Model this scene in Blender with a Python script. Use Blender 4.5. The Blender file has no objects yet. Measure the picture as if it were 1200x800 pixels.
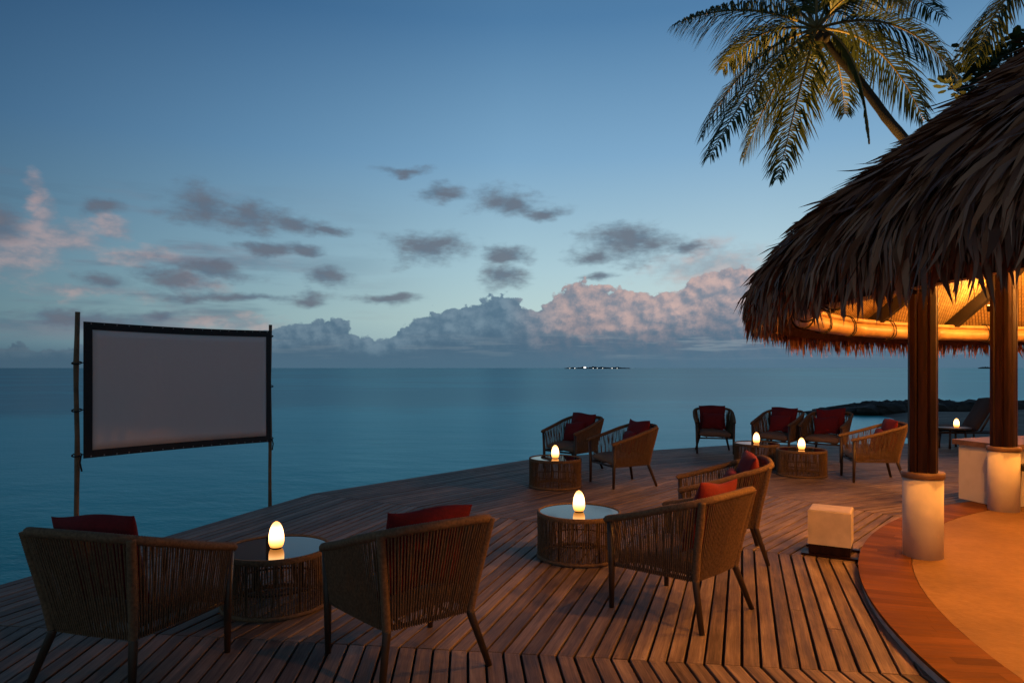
import bpy, math, random
import numpy as np
from mathutils import Vector, Matrix
random.seed(7); rng = np.random.default_rng(11)
R = math.radians
sc = bpy.context.scene
COL = sc.collection

cy = sc.cycles; cy.max_bounces = 5; cy.diffuse_bounces = 3; cy.glossy_bounces = 3; cy.transmission_bounces = 2; cy.caustics_reflective = False; cy.caustics_refractive = False

# ------------------------------------------------------------------ camera
CAM_H = 1.56
cam = bpy.data.cameras.new('camera'); camo = bpy.data.objects.new('camera', cam); COL.objects.link(camo)
cam.sensor_width = 36; cam.lens = 24; cam.shift_y = 31/1200
cam.clip_start = 0.05; cam.clip_end = 60000
camo.location = (0, 0, CAM_H); camo.rotation_euler = (R(90), 0, 0)
sc.camera = camo

# ------------------------------------------------------------------ node helper
class NT:
    def __init__(s, tree): s.t = tree; s.n = tree.nodes; s.l = tree.links
    def node(s, typ, **kw):
        x = s.n.new(typ)
        for k, v in kw.items(): setattr(x, k, v)
        return x
    def put(s, sock, v):
        if isinstance(v, E): v = v.s
        if isinstance(v, bpy.types.NodeSocket): s.l.new(v, sock)
        else: sock.default_value = v
    def math(s, op, *a, clamp=False):
        x = s.node('ShaderNodeMath', operation=op); x.use_clamp = clamp
        for i, v in enumerate(a): s.put(x.inputs[i], v)
        return E(s, x.outputs[0])
    def mix(s, f, a, b, blend='MIX'):
        x = s.node('ShaderNodeMix', data_type='RGBA', blend_type=blend)
        s.put(x.inputs['Factor'], f)
        ins = [i for i in x.inputs if i.type == 'RGBA']
        for i, v in zip(ins, (a, b)):
            if isinstance(v, tuple) and len(v) == 3: v = (*v, 1)
            s.put(i, v)
        return E(s, [o for o in x.outputs if o.type == 'RGBA'][0])
    def sstep(s, v, a, b, lo=0.0, hi=1.0):
        x = s.node('ShaderNodeMapRange', interpolation_type='SMOOTHSTEP')
        for i, q in enumerate((v, a, b, lo, hi)): s.put(x.inputs[i], q)
        return E(s, x.outputs[0])
    def vec(s, x, y, z):
        c = s.node('ShaderNodeCombineXYZ')
        for i, v in enumerate((x, y, z)): s.put(c.inputs[i], v)
        return E(s, c.outputs[0])
    def noise(s, v, scale, detail=4, rough=.55, dist=0.0, color=False, dim='3D'):
        x = s.node('ShaderNodeTexNoise', noise_dimensions=dim)
        s.put(x.inputs['Vector'], v); x.inputs['Scale'].default_value = scale
        x.inputs['Detail'].default_value = detail; x.inputs['Roughness'].default_value = rough
        x.inputs['Distortion'].default_value = dist
        return E(s, x.outputs['Color' if color else 'Fac'])
    def ramp(s, f, stops, interp='LINEAR'):
        x = s.node('ShaderNodeValToRGB'); cr = x.color_ramp; cr.interpolation = interp
        while len(cr.elements) < len(stops): cr.elements.new(1)
        for e, (p, c) in zip(cr.elements, stops):
            e.position = p
            e.color = (*c, 1) if isinstance(c, tuple) else (c, c, c, 1)
        s.put(x.inputs[0], f)
        return E(s, x.outputs[0])
    def scalev(s, v, sx, sy, sz):
        m = s.node('ShaderNodeMapping'); s.put(m.inputs['Vector'], v); m.inputs['Scale'].default_value = (sx, sy, sz)
        return E(s, m.outputs[0])
class E:
    def __init__(s, nt, sock): s.nt = nt; s.s = sock
    def __add__(a, b): return a.nt.math('ADD', a, b)
    def __sub__(a, b): return a.nt.math('SUBTRACT', a, b)
    def __rsub__(a, b): return a.nt.math('SUBTRACT', b, a)
    def __mul__(a, b): return a.nt.math('MULTIPLY', a, b)
    def __truediv__(a, b): return a.nt.math('DIVIDE', a, b)
    __radd__ = __add__; __rmul__ = __mul__
def lin(r, g, b):
    f = lambda c: ((c/255+.055)/1.055)**2.4 if c > 10 else c/255/12.92
    return (f(r), f(g), f(b))

# ------------------------------------------------------------------ world: dusk sky with clouds (all in compass bearing and elevation)
GLOW = 20.0                                     # bearing of the sunset glow, degrees right of +Y
def build_world():
    w = bpy.data.worlds.new('World'); sc.world = w; w.use_nodes = True
    nt = NT(w.node_tree); nt.n.clear()
    tc = nt.node('ShaderNodeTexCoord')
    sp = nt.node('ShaderNodeSeparateXYZ'); nt.l.new(tc.outputs['Generated'], sp.inputs[0])
    x, y, z = (E(nt, o) for o in sp.outputs)
    az = nt.math('ARCTAN2', x, y)*57.2958
    el = nt.math('ABSOLUTE', nt.math('ARCSINE', z)*57.2958)
    # clear sky
    base = nt.ramp(el/90.0, [(0, lin(150, 182, 190)), (4/90, lin(179, 208, 208)), (8/90, lin(165, 200, 212)), (17/90, lin(120, 165, 199)),
                             (27/90, lin(75, 122, 164)), (45/90, lin(50, 78, 110)), (1, lin(46, 60, 82))])
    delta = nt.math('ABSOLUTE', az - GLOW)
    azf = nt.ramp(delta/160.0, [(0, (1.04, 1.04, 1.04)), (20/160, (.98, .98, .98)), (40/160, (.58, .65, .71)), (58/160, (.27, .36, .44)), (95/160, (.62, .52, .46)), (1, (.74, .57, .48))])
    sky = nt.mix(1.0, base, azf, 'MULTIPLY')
    nish = nt.node('ShaderNodeTexSky', sky_type='NISHITA', sun_disc=False, sun_elevation=R(1.0), sun_rotation=R(GLOW))
    nis = nt.mix(1.0, E(nt, nish.outputs[0]), (.008, .008, .008), 'MULTIPLY')
    sky = nt.mix(1.0, sky, nis, 'ADD')
    p = nt.vec(az*.11, el*.22, 3.3)
    n1 = nt.noise(p, 1.3, 5, .6, dim='2D'); n2 = nt.noise(p, 4.2, 5, .55, dim='2D'); n1b = nt.noise(nt.vec(az*.11+7.7, el*.22+2.2, 3.3), 1.6, 4, .55, dim='2D')
    # thin veils low in the sky, all round the compass
    veil = nt.noise(nt.vec(az*.05, el*.42, 8.1), 1.0, 4, .6, dim='2D')
    vband = nt.sstep(el, 1.0, 4.0)*nt.sstep(el, 16.0, 7.0)*nt.sstep(delta, 25.0, 50.0)
    vcol = nt.mix(nt.sstep(n1, .35, .65), lin(78, 100, 122), lin(122, 116, 130))
    sky = nt.mix(nt.sstep(veil, .46, .68)*vband*.75, sky, vcol)
    # scattered small cumulus: centre bearing / elevation, half sizes, pink share
    def px(X, Y): a = (X-600)/800; return math.degrees(math.atan(a)), math.degrees(math.atan((431-Y)/math.hypot(800, X-600)))
    wv = nt.vec(az + (n1-.5)*2.6, el + (n1b-.5)*2.2, 0.0)
    def clouds(lst):
        D = None
        for (X, Y, rx, ry) in lst:
            a, e = px(X, Y); k = 57.2958/800
            c2 = math.cos(math.radians(a))**2
            sx, sy = 1/(.84*rx*k*max(c2, .7)), 1/(.84*ry*k)
            ma = nt.node('ShaderNodeVectorMath', operation='MULTIPLY_ADD'); nt.put(ma.inputs[0], wv)
            ma.inputs[1].default_value = (sx, sy, 0); ma.inputs[2].default_value = (-a*sx, -e*sy, 0)
            ln = nt.node('ShaderNodeVectorMath', operation='LENGTH'); nt.l.new(ma.outputs[0], ln.inputs[0])
            d = E(nt, ln.outputs['Value'])
            D = d if D is None else nt.math('MINIMUM', D, d)
        return 1.0 - D
    grey = [(235, 243, 52, 26), (290, 255, 68, 22), (345, 262, 48, 13), (385, 271, 34, 8), (122, 244, 32, 11), (5, 262, 34, 20), (520, 227, 38, 12),
            (596, 236, 50, 20), (636, 250, 38, 11), (498, 291, 66, 20), (598, 298, 32, 12), (592, 324, 34, 18), (735, 284, 78, 26), (690, 298, 44, 12),
            (800, 290, 40, 12), (384, 327, 34, 15), (358, 352, 32, 9), (458, 350, 46, 10), (275, 348, 130, 9), (205, 326, 60, 14), (250, 316, 70, 10),
            (115, 333, 50, 11), (195, 367, 32, 9), (90, 371, 80, 10), (320, 291, 50, 8), (470, 200, 44, 6), (700, 322, 30, 7), (360, 292, 30, 8)]
    pink = [(70, 276, 66, 20), (15, 290, 70, 34), (168, 298, 52, 14), (36, 226, 16, 24), (50, 252, 18, 18), (835, 312, 78, 32), (860, 340, 70, 46),
            (285, 381, 64, 12), (100, 344, 90, 9), (230, 330, 40, 12), (130, 268, 26, 10)]
    # second grain for ragged edges
    n3 = nt.noise(nt.vec(az*.09, el*.26, 0.0), 13.0, 4, .6, dim='2D')
    edge = (n2-.5)*1.05 + (n1-.5)*.9 + (n3-.5)*.5
    Dg = clouds(grey) + edge; Dp = clouds(pink) + edge
    lp = nt.noise(nt.vec(az*.11+.10, el*.22-.16, 3.3), 4.2, 4, .55, dim='2D')
    relief = (n2-lp)*2.2
    pc = nt.mix(nt.sstep(relief + (n1-.5)*.8, -.6, .7), lin(122, 126, 140), lin(190, 160, 156))
    gl = nt.sstep(delta, 60.0, 15.0)
    gc = nt.mix(nt.sstep(relief*.55 + gl*.12 + (Dg-.35)*.45, -.5, .6), lin(86, 106, 127), lin(99, 106, 120))
    sky = nt.mix(nt.sstep(Dp, -.40, .75)*.56, sky, pc)
    sky = nt.mix(nt.sstep(Dg, -.34, .85)*.88, sky, gc)
    # towering bank along the horizon: height over bearing
    prof = [(-180, 2.0), (-90, 2.2), (-45, 1.2), (-25, 1.5), (-20.5, 2.6), (-17.5, 3.4), (-14.8, 4.0), (-13, 3.2), (-11.8, 1.8), (-10.6, 2.4), (-8.2, 3.8),
            (-5, 5.0), (-2.6, 5.4), (-.2, 6.2), (1.0, 4.8), (2.6, 4.9), (4.6, 6.9), (6.2, 6.9), (8, 6.4), (10.6, 6.4), (13, 5.8), (15.5, 7.6), (18, 8.0), (22, 6.0), (30, 4.4), (60, 3.4), (120, 3.0), (180, 2.0)]
    P = nt.ramp((az+180.0)/360.0, [((a+180)/360, h/10) for a, h in prof])*10.0
    q = nt.vec(az*.5, el*.62, 1.7)
    b1 = nt.noise(q, .8, 7, .62, dim='2D'); b2 = nt.noise(q, 2.6, 4, .6, dim='2D')
    vor = nt.node('ShaderNodeTexVoronoi', feature='SMOOTH_F1', voronoi_dimensions='2D'); nt.put(vor.inputs['Vector'], nt.vec(az*.5+b1*.6, el*.62+b1*.6, 1.7)); vor.inputs['Scale'].default_value = 1.5
    vor.inputs['Smoothness'].default_value = .35
    vd = E(nt, vor.outputs['Distance'])
    d = P - el + (b1-.5)*1.9 + (b2-.5)*.8 + (.5-vd)*.9 + .1
    ab = nt.sstep(d, -.05, .22)
    bo = nt.noise(nt.vec(az*.5+.18, el*.62+.22, 1.7), .8, 7, .62, dim='2D')
    vor2 = nt.node('ShaderNodeTexVoronoi', feature='SMOOTH_F1', voronoi_dimensions='2D'); nt.put(vor2.inputs['Vector'], nt.vec(az*.5+b1*.6+.11, el*.62+b1*.6+.14, 1.7)); vor2.inputs['Scale'].default_value = 1.5
    vor2.inputs['Smoothness'].default_value = .35
    rel = (b1-bo)*2.3 + (E(nt, vor2.outputs['Distance'])-vd)*.7
    tt = el/P
    warm = nt.sstep(az, -1.0, 6.0)*nt.sstep(az, 44.0, 20.0)
    hi = nt.mix(warm, lin(122, 148, 166), lin(206, 178, 172))
    lo = nt.mix(warm, lin(92, 122, 144), lin(128, 138, 153))
    bc = nt.mix(nt.sstep(rel + (b2-.5)*.5, -.6, .68), lo, hi)
    bc = nt.mix(nt.sstep(tt + (b1-.5)*.45, .80, .26)*.90, bc, lin(79, 109, 132))
    strata = nt.noise(nt.vec(az*.09, el*1.3, 5.0), 1.6, 5, .6, dim='2D')
    bc = nt.mix(nt.sstep(strata, .50, .66)*nt.sstep(el, 3.4, 1.8)*nt.sstep(el, .5, 1.1)*.55*nt.sstep(az, -4.0, 10.0, .45, 1.0), bc, lin(142, 156, 166))
    bc = nt.mix(1.0, bc, nt.ramp(delta/160.0, [(0, 1.0), (40/160, .80), (60/160, .55), (1, .5)]), 'MULTIPLY')
    sky = nt.mix(ab, sky, bc)
    # humid air at the horizon
    hz = nt.mix(1.0, lin(82, 114, 136), nt.ramp(delta/160.0, [(0, 1.0), (40/160, .85), (60/160, .68), (1, .55)]), 'MULTIPLY')
    sky = nt.mix(nt.sstep(el, 2.2, 0.2)*.85, sky, hz)
    bg = nt.node('ShaderNodeBackground'); nt.put(bg.inputs['Color'], sky); bg.inputs['Strength'].default_value = 1.0
    out = nt.node('ShaderNodeOutputWorld'); nt.l.new(bg.outputs[0], out.inputs['Surface'])
build_world()
sc.world.cycles.sampling_method = 'MANUAL'; sc.world.cycles.sample_map_resolution = 256

# last light of the sunken sun, very weak and wide
sun = bpy.data.lights.new('afterglow_sun', 'SUN'); sun.energy = .02; sun.angle = R(25); sun.color = (1, .72, .6)
suno = bpy.data.objects.new('afterglow_sun', sun); COL.objects.link(suno)
suno.rotation_euler = Vector((-math.sin(R(GLOW)), -math.cos(R(GLOW)), -.12)).to_track_quat('-Z', 'Y').to_euler()
vs = sc.view_settings; vs.view_transform = 'Standard'; vs.look = 'None'; vs.exposure = 0; vs.gamma = 1; vs.use_curve_mapping = False

WARM = (1.0, .35, .055)                          # colour of the lamps under the thatch
LAMP_W = 245.0

V3 = Vector
# ------------------------------------------------------------------ mesh helpers
class MB:
    def __init__(s): s.v = []; s.f = []
    def add(s, vs, fs):
        o = len(s.v); s.v += [tuple(v) for v in vs]; s.f += [tuple(i+o for i in f) for f in fs]
    def box(s, c, d, rz=0, M=None):
        x, y, z = d[0]/2, d[1]/2, d[2]/2
        vs = [Vector((sx*x, sy*y, sz*z)) for sz in (-1, 1) for sx, sy in ((-1, -1), (1, -1), (1, 1), (-1, 1))]
        m = M or Matrix.Rotation(rz, 3, 'Z')
        s.add([m @ v + Vector(c) for v in vs], [(3, 2, 1, 0), (4, 5, 6, 7), (0, 1, 5, 4), (1, 2, 6, 5), (2, 3, 7, 6), (3, 0, 4, 7)])
    def tube(s, pts, rad, n=8, cap=True, closed=False):
        pts = [Vector(p) for p in pts]; m = len(pts)
        if not hasattr(rad, '__len__'): rad = [rad]*m
        vs = []; fs = []; ref = None
        for i, p in enumerate(pts):
            if closed: t = pts[(i+1) % m]-pts[i-1]
            else: t = pts[min(i+1, m-1)]-pts[max(i-1, 0)]
            t.normalize()
            if ref is None:
                ref = Vector((0, 0, 1)) if abs(t.z) < .9 else Vector((1, 0, 0))
            a = (ref - t*ref.dot(t)).normalized(); b = t.cross(a); ref = a
            for k in range(n):
                th = 2*math.pi*k/n
                vs.append(p + (a*math.cos(th)+b*math.sin(th))*rad[i])
        for i in range(m if closed else m-1):
            j = (i+1) % m
            for k in range(n):
                l = (k+1) % n
                fs.append((i*n+k, i*n+l, j*n+l, j*n+k))
        if cap and not closed:
            fs.append(tuple(range(n-1, -1, -1))); fs.append(tuple((m-1)*n+k for k in range(n)))
        s.add(vs, fs)
    def lathe(s, prof, n=32, c=(0, 0, 0), closed=False):
        vs = []; fs = []; m = len(prof)
        for r, z in prof:
            for k in range(n):
                th = 2*math.pi*k/n; vs.append((c[0]+r*math.cos(th), c[1]+r*math.sin(th), c[2]+z))
        for i in range(m if closed else m-1):
            j = (i+1) % m
            for k in range(n):
                l = (k+1) % n; fs.append((i*n+k, i*n+l, j*n+l, j*n+k))
        s.add(vs, fs)
    def build(s, name, mat, parent=None, smooth=False, kind=None, loc=None, rz=None):
        me = bpy.data.meshes.new(name); me.from_pydata(s.v, [], s.f); me.update()
        return link(name, me, mat, parent, smooth, kind, loc, rz)
def link(name, me, mat, parent=None, smooth=False, kind=None, loc=None, rz=None):
    if mat and not me.materials: me.materials.append(mat)
    if smooth: me.polygons.foreach_set('use_smooth', [True]*len(me.polygons))
    o = bpy.data.objects.new(name, me); COL.objects.link(o)
    if parent: o.parent = parent
    if kind: o['kind'] = kind
    if loc is not None: o.location = loc
    if rz is not None: o.rotation_euler = (0, 0, rz)
    return o
def empty(name, loc=(0, 0, 0), rz=0):
    o = bpy.data.objects.new(name, None); COL.objects.link(o); o.location = loc; o.rotation_euler = (0, 0, rz)
    o.empty_display_size = .1
    return o
def tag(o, label, cat, group=None):
    o['label'] = label; o['category'] = cat
    if group: o['group'] = group
    return o
def copy_tree(o, parent=None):
    c = o.copy(); COL.objects.link(c); c.parent = parent
    for ch in o.children: copy_tree(ch, c)
    return c
def arc_pts(cx, cy, z, r, a0, a1, n): return [(cx+r*math.cos(R(a0+(a1-a0)*i/n)), cy+r*math.sin(R(a0+(a1-a0)*i/n)), z) for i in range(n+1)]

# ------------------------------------------------------------------ materials
def mat(name):
    m = bpy.data.materials.new(name); m.use_nodes = True
    nt = NT(m.node_tree); b = nt.n['Principled BSDF']
    return m, nt, b
def simple(name, col, rough=.6, var=.25, scale=12, bump=0.0, spec=.5, stretch=(1, 1, 1), metal=0):
    m, nt, b = mat(name)
    tc = nt.node('ShaderNodeTexCoord'); oi = nt.node('ShaderNodeObjectInfo')
    v = nt.scalev(E(nt, tc.outputs['Object']), *stretch)
    n = nt.noise(v, scale, 5, .6)
    f = nt.sstep(n, .3, .7, 1-var, 1+var)
    c = nt.mix(1.0, (*col, 1), nt.vec(f, f, f), 'MULTIPLY')
    nt.put(b.inputs['Base Color'], c); b.inputs['Roughness'].default_value = rough
    b.inputs['Specular IOR Level'].default_value = spec; b.inputs['Metallic'].default_value = metal
    if bump:
        bp = nt.node('ShaderNodeBump'); bp.inputs['Strength'].default_value = bump; bp.inputs['Distance'].default_value = .01
        nt.put(bp.inputs['Height'], nt.noise(v, scale*3, 4, .6)); nt.l.new(bp.outputs[0], b.inputs['Normal'])
    return m
def wood(name, stops, rough=.55, spec=.4, grain=(1.2, 28, 28), bump=.25, island=False, spread=.5):
    """boards along local X; hue differs from piece to piece, grain runs along the piece"""
    m, nt, b = mat(name)
    tc = nt.node('ShaderNodeTexCoord'); oi = nt.node('ShaderNodeObjectInfo'); ge = nt.node('ShaderNodeNewGeometry')
    rnd = E(nt, oi.outputs['Random'])
    if island: rnd = nt.math('FRACT', rnd + E(nt, ge.outputs['Random Per Island'])*7.13)
    mp = nt.node('ShaderNodeMapping'); nt.l.new(tc.outputs['Object'], mp.inputs['Vector']); mp.inputs['Scale'].default_value = grain
    nt.put(mp.inputs['Location'], nt.vec(rnd*37.0, rnd*91.0, 0.0))
    g = nt.noise(E(nt, mp.outputs[0]), 1.0, 6, .65, .4)
    g2 = nt.noise(E(nt, mp.outputs[0]), 5.0, 3, .6)
    mp2 = nt.node('ShaderNodeMapping'); nt.l.new(tc.outputs['Object'], mp2.inputs['Vector']); mp2.inputs['Scale'].default_value = (2.2, 5, 5)
    nt.put(mp2.inputs['Location'], nt.vec(rnd*11.0, rnd*23.0, 0.0))
    blot = nt.noise(E(nt, mp2.outputs[0]), 1.0, 5, .6)
    f = (g-.5)*1.25 + (g2-.5)*.55 + (blot-.5)*.8 + (rnd-.5)*spread + .5
    c = nt.ramp(f, stops)
    nt.put(b.inputs['Base Color'], c); nt.put(b.inputs['Roughness'], nt.sstep(g, .2, .8, rough-.1, rough+.12))
    b.inputs['Specular IOR Level'].default_value = spec
    bp = nt.node('ShaderNodeBump'); bp.inputs['Strength'].default_value = bump; bp.inputs['Distance'].default_value = .004
    nt.put(bp.inputs['Height'], g + g2*.5); nt.l.new(bp.outputs[0], b.inputs['Normal'])
    return m
DECKS = [(.05, (.030, .020, .015)), (.3, (.092, .064, .049)), (.52, (.168, .122, .096)), (.75, (.262, .20, .162)), (1, (.38, .31, .265))]
M = {}
M['deck'] = wood('deck_wood', DECKS, .62, .35, spread=.32)
M['deck_far'] = wood('deck_wood_joined', DECKS, .62, .35, island=True, spread=.32)
M['under'] = simple('joists', (.02, .016, .013), .9)
M['screw'] = simple('screws', (.03, .028, .027), .5)
M['plank'] = wood('floor_plank', [(0, (.080, .030, .006)), (.5, (.135, .054, .012)), (1, (.20, .085, .021))], .6, .05, (3, 30, 30), .06, spread=.55)
M['concrete'] = simple('curb_concrete', (.46, .45, .46), .85, .25, 5, .2)
M['plaster'] = simple('white_plaster', (.60, .57, .53), .85, .07, 4, .2)
M['darkwood'] = simple('dark_varnished_wood', (.015, .0058, .0038), .42, .5, 5, .05, spec=.14, stretch=(9, 9, .6))
M['capwood'] = simple('cap_wood', (.13, .075, .045), .5, .3, 8, .1)
M['rafter'] = simple('rafter_wood', (.012, .007, .004), .6, .3, 8)
M['bamboo'] = simple('bamboo', (.46, .29, .12), .42, .22, 6, .05)
M['pole'] = simple('bamboo_pole', (.16, .09, .045), .55, .35, 6, .1)
M['lash'] = simple('lashing', (.03, .022, .018), .9)
M['black'] = simple('black_fabric', (.010, .010, .012), .8, .2)
M['leg'] = simple('chair_leg', (.040, .024, .015), .45, .25)
M['rope'] = simple('rope', (.15, .092, .050), .85, .3, 60)
M['seat'] = simple('seat_fabric', (.19, .12, .085), .95, .12, 90, .15)
M['red'] = simple('red_fabric', (.15, .005, .010), .92, .18, 70, .2)
M['pad'] = simple('dark_pad', (.045, .022, .017), .9, .15, 60)
M['eyelet'] = simple('eyelet', (.22, .22, .23), .4, .1)
M['box'] = simple('box_shade', (.60, .53, .45), .6, .12, 6, .1)
M['trunk'] = simple('palm_trunk', (.045, .032, .024), .9, .35, 9, .5, stretch=(1, 1, 6))
M['metal'] = simple('dark_metal', (.035, .03, .027), .4, .2, metal=.6)
def glass_mat():
    m, nt, b = mat('smoked_glass'); b.inputs['Base Color'].default_value = (.012, .013, .015, 1)
    b.inputs['Roughness'].default_value = .035; b.inputs['IOR'].default_value = 1.42
    return m
M['glass'] = glass_mat()
def emit(name, col, s):
    m, nt, b = mat(name); b.inputs['Base Color'].default_value = (.8, .7, .6, 1)
    b.inputs['Emission Color'].default_value = (*col, 1); b.inputs['Emission Strength'].default_value = s
    b.inputs['Roughness'].default_value = .4
    return m
def egg_mat():
    m, nt, b = mat('egg_glow'); tc = nt.node('ShaderNodeTexCoord'); sp = nt.node('ShaderNodeSeparateXYZ'); nt.l.new(tc.outputs['Object'], sp.inputs[0]); z = E(nt, sp.outputs[2])
    b.inputs['Base Color'].default_value = (.8, .7, .6, 1)
    f = nt.sstep(z, .0, .10)*nt.sstep(z, .20, .11)
    nt.put(b.inputs['Emission Color'], nt.mix(f, (1.0, .34, .05), (1.0, .55, .22))); nt.put(b.inputs['Emission Strength'], f*5.5 + 1.5)
    return m
M['egg'] = egg_mat()
M['bulb'] = emit('bulb_glow', (1.0, .5, .16), 20)
M['farlight'] = emit('far_light', (1.0, .95, .85), 3.0)
def screen_mat():
    m, nt, b = mat('screen_cloth'); tc = nt.node('ShaderNodeTexCoord')
    n = nt.noise(E(nt, tc.outputs['Object']), 1.3, 3, .5)
    nt.put(b.inputs['Base Color'], nt.mix(n, (.76, .68, .65), (.82, .73, .70))); b.inputs['Roughness'].default_value = .9
    bp = nt.node('ShaderNodeBump'); bp.inputs['Strength'].default_value = .35; bp.inputs['Distance'].default_value = .02; nt.put(bp.inputs['Height'], nt.noise(nt.scalev(E(nt, tc.outputs['Object']), 1.6, 1, .7), 2.2, 4, .5, .6)); nt.l.new(bp.outputs[0], b.inputs['Normal'])
    return m
M['screen'] = screen_mat()
def floor_mat():
    m, nt, b = mat('sand_concrete'); tc = nt.node('ShaderNodeTexCoord'); v = E(nt, tc.outputs['Object'])
    n = nt.noise(v, 1.1, 7, .62); n2 = nt.noise(v, 22, 4, .6)
    f = (n-.5)*1.0+(n2-.5)*.35+.5
    nt.put(b.inputs['Base Color'], nt.ramp(f, [(.15, (.098, .048, .012)), (.5, (.185, .100, .030)), (.85, (.27, .155, .052))]))
    b.inputs['Roughness'].default_value = .75
    bp = nt.node('ShaderNodeBump'); bp.inputs['Strength'].default_value = .6; bp.inputs['Distance'].default_value = .02
    nt.put(bp.inputs['Height'], n2*.6+nt.noise(v, 4.5, 6, .65)*1.2); nt.l.new(bp.outputs[0], b.inputs['Normal'])
    return m
M['floor'] = floor_mat()
def thatch_mat():
    m, nt, b = mat('dry_palm_leaf'); ge = nt.node('ShaderNodeNewGeometry'); oi = nt.node('ShaderNodeObjectInfo'); tc = nt.node('ShaderNodeTexCoord')
    rnd = nt.math('FRACT', E(nt, ge.outputs['Random Per Island']) + E(nt, oi.outputs['Random'])*3.7)
    n = nt.noise(E(nt, tc.outputs['Object']), 7, 4, .6)
    c = nt.ramp(rnd*.75+n*.25, [(0, (.065, .017, .008)), (.3, (.175, .060, .027)), (.6, (.30, .117, .058)), (.85, (.43, .20, .110)), (1, (.58, .33, .21))])
    nt.put(b.inputs['Base Color'], c); b.inputs['Roughness'].default_value = .62; b.inputs['Specular IOR Level'].default_value = .35
    return m
M['thatch'] = thatch_mat()
M['core'] = simple('thatch_core', (.07, .034, .020), .95, .4, 20)
def mat_weave():
    m, nt, b = mat('woven_bamboo_mat'); tc = nt.node('ShaderNodeTexCoord')
    br = nt.node('ShaderNodeTexBrick'); mp = nt.node('ShaderNodeMapping'); nt.l.new(tc.outputs['UV'], mp.inputs['Vector']); mp.inputs['Rotation'].default_value = (0, 0, R(45)); nt.l.new(mp.outputs[0], br.inputs['Vector'])
    br.inputs['Scale'].default_value = 1.0; br.inputs['Brick Width'].default_value = .085; br.inputs['Row Height'].default_value = .034; br.inputs['Mortar Size'].default_value = .006
    br.inputs['Color1'].default_value = (.60, .42, .17, 1); br.inputs['Color2'].default_value = (.46, .30, .11, 1); br.inputs['Mortar'].default_value = (.16, .09, .03, 1)
    br.inputs['Mortar Smooth'].default_value = .6
    nt.l.new(br.outputs['Color'], b.inputs['Base Color']); b.inputs['Roughness'].default_value = .55
    bp = nt.node('ShaderNodeBump'); bp.inputs['Strength'].default_value = .8; bp.inputs['Distance'].default_value = .012; bp.invert = True
    nt.l.new(br.outputs['Fac'], bp.inputs['Height']); nt.l.new(bp.outputs[0], b.inputs['Normal'])
    return m
M['weave'] = mat_weave()
def leaf_mat(name, c1, c2, rough=.45):
    m, nt, b = mat(name); ge = nt.node('ShaderNodeNewGeometry')
    nt.put(b.inputs['Base Color'], nt.mix(E(nt, ge.outputs['Random Per Island']), c1, c2)); b.inputs['Roughness'].default_value = rough
    tr = nt.node('ShaderNodeBsdfTranslucent'); nt.put(tr.inputs[0], (c2[0]*.9, c2[1]*.9, c2[2]*.7, 1))
    mx = nt.node('ShaderNodeMixShader'); mx.inputs[0].default_value = .32
    out = nt.n['Material Output']
    nt.l.new(b.outputs[0], mx.inputs[1]); nt.l.new(tr.outputs[0], mx.inputs[2]); nt.l.new(mx.outputs[0], out.inputs['Surface'])
    return m
M['palm'] = leaf_mat('palm_leaf', (.030, .054, .014), (.090, .105, .026))
M['broad'] = leaf_mat('broad_leaf', (.030, .050, .014), (.07, .085, .025))
M['rachis'] = simple('palm_rib', (.22, .16, .06), .5, .2)
def sea_mat():
    m, nt, b = mat('sea_water'); ge = nt.node('ShaderNodeNewGeometry'); pos = E(nt, ge.outputs['Position'])
    sp = nt.node('ShaderNodeSeparateXYZ'); nt.put(sp.inputs[0], pos); x, y = E(nt, sp.outputs[0]), E(nt, sp.outputs[1])
    big = nt.noise(nt.scalev(pos, .012, .03, 1), 1.0, 5, .55)
    shallow = nt.sstep(y + x*-.25 + (big-.5)*60.0, 58.0, 22.0)
    c = nt.mix(shallow, (.010, .060, .082), (.001, .41, .40))
    pale = nt.noise(nt.scalev(pos, .012, .022, 1), 1.0, 11, .74, .3)
    c = nt.mix(nt.sstep(pale, .48, .58)*(shallow*.4+.34), c, (.03, .54, .54))
    c = nt.mix(nt.sstep(pale, .50, .41)*.6, c, (.004, .06, .075))
    n = nt.noise(nt.scalev(pos, .35, .6, 1), 1.0, 6, .62); n2 = nt.noise(nt.scalev(pos, .05, .10, 1), 1.0, 4, .6)
    bp = nt.node('ShaderNodeBump'); bp.inputs['Strength'].default_value = .35; bp.inputs['Distance'].default_value = .25
    nt.put(bp.inputs['Height'], n*.5 + n2*1.6 + pale*3.0)
    # wave slopes cap the grazing reflection of a real sea: body colour plus a limited sheen
    df = nt.node('ShaderNodeBsdfDiffuse'); nt.put(df.inputs['Color'], c)
    gs = nt.node('ShaderNodeBsdfGlossy'); gs.inputs['Roughness'].default_value = .28; gs.inputs['Color'].default_value = (.60, .91, 1, 1); nt.l.new(bp.outputs[0], gs.inputs['Normal'])
    fr = nt.node('ShaderNodeFresnel'); fr.inputs['IOR'].default_value = 1.33; nt.l.new(bp.outputs[0], fr.inputs['Normal'])
    mx = nt.node('ShaderNodeMixShader'); nt.put(mx.inputs[0], nt.math('MINIMUM', E(nt, fr.outputs[0])*.75, .44))
    nt.l.new(df.outputs[0], mx.inputs[1]); nt.l.new(gs.outputs[0], mx.inputs[2]); nt.l.new(mx.outputs[0], nt.n['Material Output'].inputs['Surface'])
    return m
M['sea'] = sea_mat()
M['sand'] = simple('beach_sand', (.15, .135, .115), .95, .3, .8, .4)
M['rock'] = simple('rocks', (.030, .028, .026), .9, .5, 1.4, .6)
M['isle'] = simple('far_trees', (.012, .02, .022), .9, .3, .05)

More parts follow.
